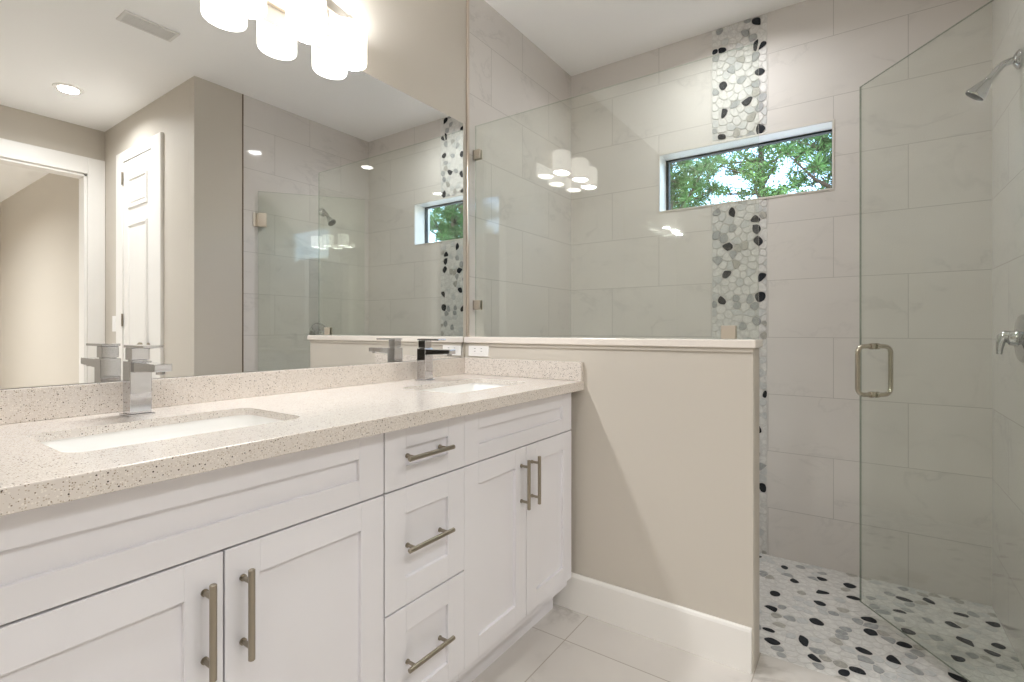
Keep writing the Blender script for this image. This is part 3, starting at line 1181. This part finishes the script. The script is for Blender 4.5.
for dx in (-SHADE_GAP, 0.0, SHADE_GAP):
    yb, R, zt, zb = (LY if dx else LY - 0.026), 0.0595, -0.018, -0.137
    K = 0.84
    bm = NB()
    lathe(bm, [(R - .008, zt - .02), (R - .008, zt - .003), (R - .005, zt), (R - .002, zt - .003), (R, zt - .010), (R, zb + .008), (R - .002, zb + .002),
               (R - .005, zb), (R - .008, zb + .003), (R - .008, zb + .02)], (dx, yb, 0), (0, 0, 1), 40, close=False)
    squash(bm, yb, K)
    sh = build('lamp_shade', bm, M['shade'], t, smooth=True)
    for nm, z0, z1 in (('diffuser', zb + .008, zb + .011), ('upper_diffuser', zt - .011, zt - .008)):
        bm = NB()
        lathe(bm, [(R - .0085, z0), (R - .0085, z1), (.001, z1)], (dx, yb, 0), (0, 0, 1), 40, close=True)
        squash(bm, yb, K)
        build(nm, bm, M['shade_end'], sh, smooth=True)
    bm = NB()
    lathe(bm, [(.015, zt - .008), (.017, zt + .004), (.017, .010), (.012, .0155), (.001, .016)], (dx, yb, 0), (0, 0, 1), 24)
    build('socket', bm, M['nickel_light'], sh, smooth=True)
    bulb(t, dx, yb, zb + .006, False, BULB_DOWN)
    bulb(t, dx, yb, zt - .005, True, BULB_UP)

# ------------------------------------------------------------------ recessed ceiling lights and added fill lamps
def downlight(x, y, label, power=DOWNLIGHT_W):
    t = thing('recessed_light', label, 'ceiling light', (x, y, CEIL), 'recessed ceiling lights')
    bm = NB()
    lathe(bm, [(.052, -.001), (.054, -.006), (.074, -.005), (.078, -.001), (.078, -.0004)], (0, 0, 0), (0, 0, 1), 40, close=False)
    build('trim_ring', bm, M['trim'], t, smooth=True)
    bm = NB()
    lathe(bm, [(.0525, -.0008), (.0525, -.0035), (.001, -.004)], (0, 0, 0), (0, 0, 1), 36)
    build('lens', bm, M['lens'], t, smooth=True)
    ld = bpy.data.lights.new('downlight_lamp', 'AREA')
    ld.shape = 'DISK'
    ld.size = 0.10
    ld.energy = power
    ld.spread = math.radians(156)   # the can cuts the light off near the ceiling
    ld.color = (0.965, 0.985, 1.0)
    lo = bpy.data.objects.new('downlight_lamp', ld)
    COL.objects.link(lo)
    lo.location = (0, 0, -0.012)
    lo.parent = t
    return t


downlight(1.005, -2.686, 'recessed ceiling light near the cased opening, seen in the mirror')
downlight(0.444, -2.360, 'unseen recessed light added across from the near half of the vanity')  # unseen room light, placed where glass and tile don't mirror it
downlight(2.270, -0.885, 'recessed ceiling light inside the shower', 5.2)
downlight(-0.60, -2.45, 'added fill downlight behind the camera by the rear wall')  # unseen fill lamp, added to brighten the room
downlight(-0.60, -0.95, 'added fill downlight behind the camera by the vanity wall')  # second added fill behind the camera, never in view
downlight(-0.30, -5.3, 'added fill downlight in the room beyond the cased opening', 60.0)  # out of view, added to light the far room

# ceiling vent seen in the mirror
t = thing('ceiling_vent', 'white slatted air vent in the ceiling, seen in the mirror', 'vent', (1.028, -1.510, CEIL))
bm = NB()
for (a, b_, c, d) in ((-.118, .118, -.058, -.044), (-.118, .118, .044, .058), (-.118, -.104, -.044, .044), (.104, .118, -.044, .044)):
    box(bm, a, b_, c, d, -.008, -.0005, .001)
build('frame', bm, M['vent'], t)
bm = NB()
for k in range(7):
    y = -.040 + k * .0133
    box(bm, -.104, .104, y, y + .008, -.0065, -.0025)
build('slat_grille', bm, M['vent'], t)
bm = NB()
box(bm, -.104, .104, -.044, .044, -.002, -.0006)
build('duct', bm, M['vent_dark'], t)

# ------------------------------------------------------------------ shower glass
def glass_box(name, x0, x1, y0, y1, z0, z1, parent, thin, edge=0.0015):
    """sheet of glass: big faces clear, narrow edges green"""
    bm = NB()
    box(bm, x0, x1, y0, y1, z0, z1, mi=1)
    for f in bm.faces:
        f.normal_update()
        if abs(f.normal[thin]) > 0.9: f.material_index = 0
    return build(name, bm, [M['glass'], M['door_edge' if thin == 1 else 'glass_edge']], parent)


t = thing('glass_panel', 'fixed clear glass panel standing on the half wall cap', 'glass panel', (XG, 0, 0))
glass_box('pane', -.004, .004, -1.170, -.014, CAPZ + .001, 1.975, t, 0)
for zz in (1.845, 1.171):
    bm = NB()
    box(bm, -.011, -.0052, -.046, -.008, zz - .021, zz + .021, .0012)
    box(bm, .0052, .011, -.046, -.008, zz - .021, zz + .021, .0012)
    box(bm, -.011, .011, -.0135, -.0065, zz - .021, zz + .021, .0008)
    build('wall_clip', bm, M['nickel_light'], t)
bm = NB()
box(bm, -.011, -.0052, -1.104, -1.058, CAPZ + .0008, CAPZ + .045, .0012)
box(bm, .0052, .011, -1.104, -1.058, CAPZ + .0008, CAPZ + .045, .0012)
build('cap_clip', bm, M['nickel_light'], t)

# the door swings inwards on the right wall; local +x runs from the hinge to the free edge
DANG = math.atan2(0.60585, 0.79558)
t = thing('shower_door', 'frameless glass shower door standing ajar into the shower', 'door', (XG, W + 0.010, 0), rz=DANG)
glass_box('pane', .006, .6812, -.004, .004, .036, 1.975, t, 1)


def pull(parent):
    """back-to-back tubular C-pull through the glass"""
    x, z0, z1, r = .614, .824, 1.000, .0080
    off, cr = .062, .024
    bm = NB()
    for s in (-1, 1):
        pts = [Vector((x, s * .006, z0)), Vector((x, s * (off - cr), z0))]
        pts += [Vector((x, s * (off - cr + cr * math.sin(a)), z0 + cr - cr * math.cos(a))) for a in [PI / 2 * i / 8 for i in range(1, 9)]]
        pts += [Vector((x, s * (off - cr + cr * math.cos(a)), z1 - cr + cr * math.sin(a))) for a in [PI / 2 * i / 8 for i in range(0, 9)]]
        pts += [Vector((x, s * .006, z1))]
        tube(bm, pts, r, 16)
        for z in (z0, z1):
            tube(bm, [(x, s * .0052, z), (x, s * .016, z)], .0115, 18)
    return build('handle', bm, M['nickel_pull'], parent, smooth=True)


pull(t)
for zz in (1.787, .225):
    bm = NB()
    for s in (-1, 1):
        box(bm, .012, .058, s * .0052, s * .012, zz - .045, zz + .045, .0015)
    tube(bm, [(0.006, 0, zz - .043), (0.006, 0, zz + .043)], .0085, 14)
    hg = build('hinge', bm, M['nickel_light'], t, smooth=True)
    bm = NB()
    R4 = Matrix.Rotation(-DANG, 4, 'Z')
    box(bm, -.024, .024, -.0098, -.0035, zz - .045, zz + .045, .0015, M4=R4)
    build('wall_plate', bm, M['nickel_light'], hg)

# ------------------------------------------------------------------ shower head and valve on the right wall
SX = 2.255
t = thing('wall_shower', 'chrome shower head on a curved arm high on the right shower wall', 'shower head', (SX, W, 1.93))
bm = NB()
lathe(bm, [(.030, .0006), (.031, .006), (.024, .012), (.012, .018)], (0, 0, 0), (0, 1, 0), 28)
build('flange', bm, M['chrome'], t, smooth=True)
bm = NB()
pts = [Vector((0, .010, 0)), Vector((0, .026, -.001)), Vector((0, .040, -.006)), Vector((0, .052, -.016)), Vector((0, .062, -.029)), Vector((0, .070, -.042))]
tube(bm, pts, .011, 16)
build('arm', bm, M['chrome'], t, smooth=True)
hd = Vector((.12, .62, -.75)).normalized()
h0 = Vector((0, .067, -.037))
bm = NB()
lathe(bm, [(.011, 0), (.013, .010), (.012, .014), (.016, .022), (.0245, .045), (.0305, .060), (.0315, .064), (.0300, .068)], h0, hd, 32)
hp = build('spray_head', bm, M['chrome'], t, smooth=True)
bm = NB()
lathe(bm, [(.0278, .0678), (.0278, .0695), (.001, .0715)], h0, hd, 32)
build('spray_face', bm, M['nozzle'], hp, smooth=True)

t = thing('shower_valve', 'round chrome shower valve with a curved lever on the right shower wall', 'shower valve', (2.222, W, 1.033))
bm = NB()
lathe(bm, [(.076, .0006), (.077, .003), (.072, .009), (.050, .013), (.030, .016), (.024, .024), (.022, .034), (.014, .039)], (0, 0, 0), (0, 1, 0), 40)
build('escutcheon', bm, M['chrome'], t, smooth=True)
bm = NB()
lv = [(.002, .032, .006), (.004, .041, .008), (.006, .048, .002), (.007, .052, -.014), (.008, .054, -.034), (.008, .055, -.052)]
tube(bm, lv, [.018, .017, .0145, .012, .0095, .0075], 18)
build('lever', bm, M['chrome'], t, smooth=True)

# ------------------------------------------------------------------ outlet and switch plates
t = thing('wall_outlet', 'white horizontal socket plate on the half wall above the side splash', 'socket', (XP, -0.082, 0.973))
bm = NB()
box(bm, -.0055, -.0004, -.055, .055, -.028, .028, .0018)
build('plate', bm, M['plastic'], t)
bm = NB()
box(bm, -.0068, -.0052, -.033, .033, -.0165, .0165, .001)
build('socket_face', bm, M['plastic'], t)
for s in (-.018, .018):
    for q in (-.006, .006):
        bm = NB()
        box(bm, -.0071, -.0066, s - .004, s + .004, q - .0008, q + .0008)
        build('slot', bm, M['slot'], t)

t = thing('light_switch', 'white light switch plate beside the closet door, seen in the mirror', 'switch', (XR, -3.150, 1.105))
bm = NB()
box(bm, -.0055, -.0004, -.036, .036, -.058, .058, .0018)
build('plate', bm, M['plastic'], t)
bm = NB()
box(bm, -.0085, -.005, -.016, .016, -.033, .033, .0015)
build('rocker', bm, M['plastic'], t)
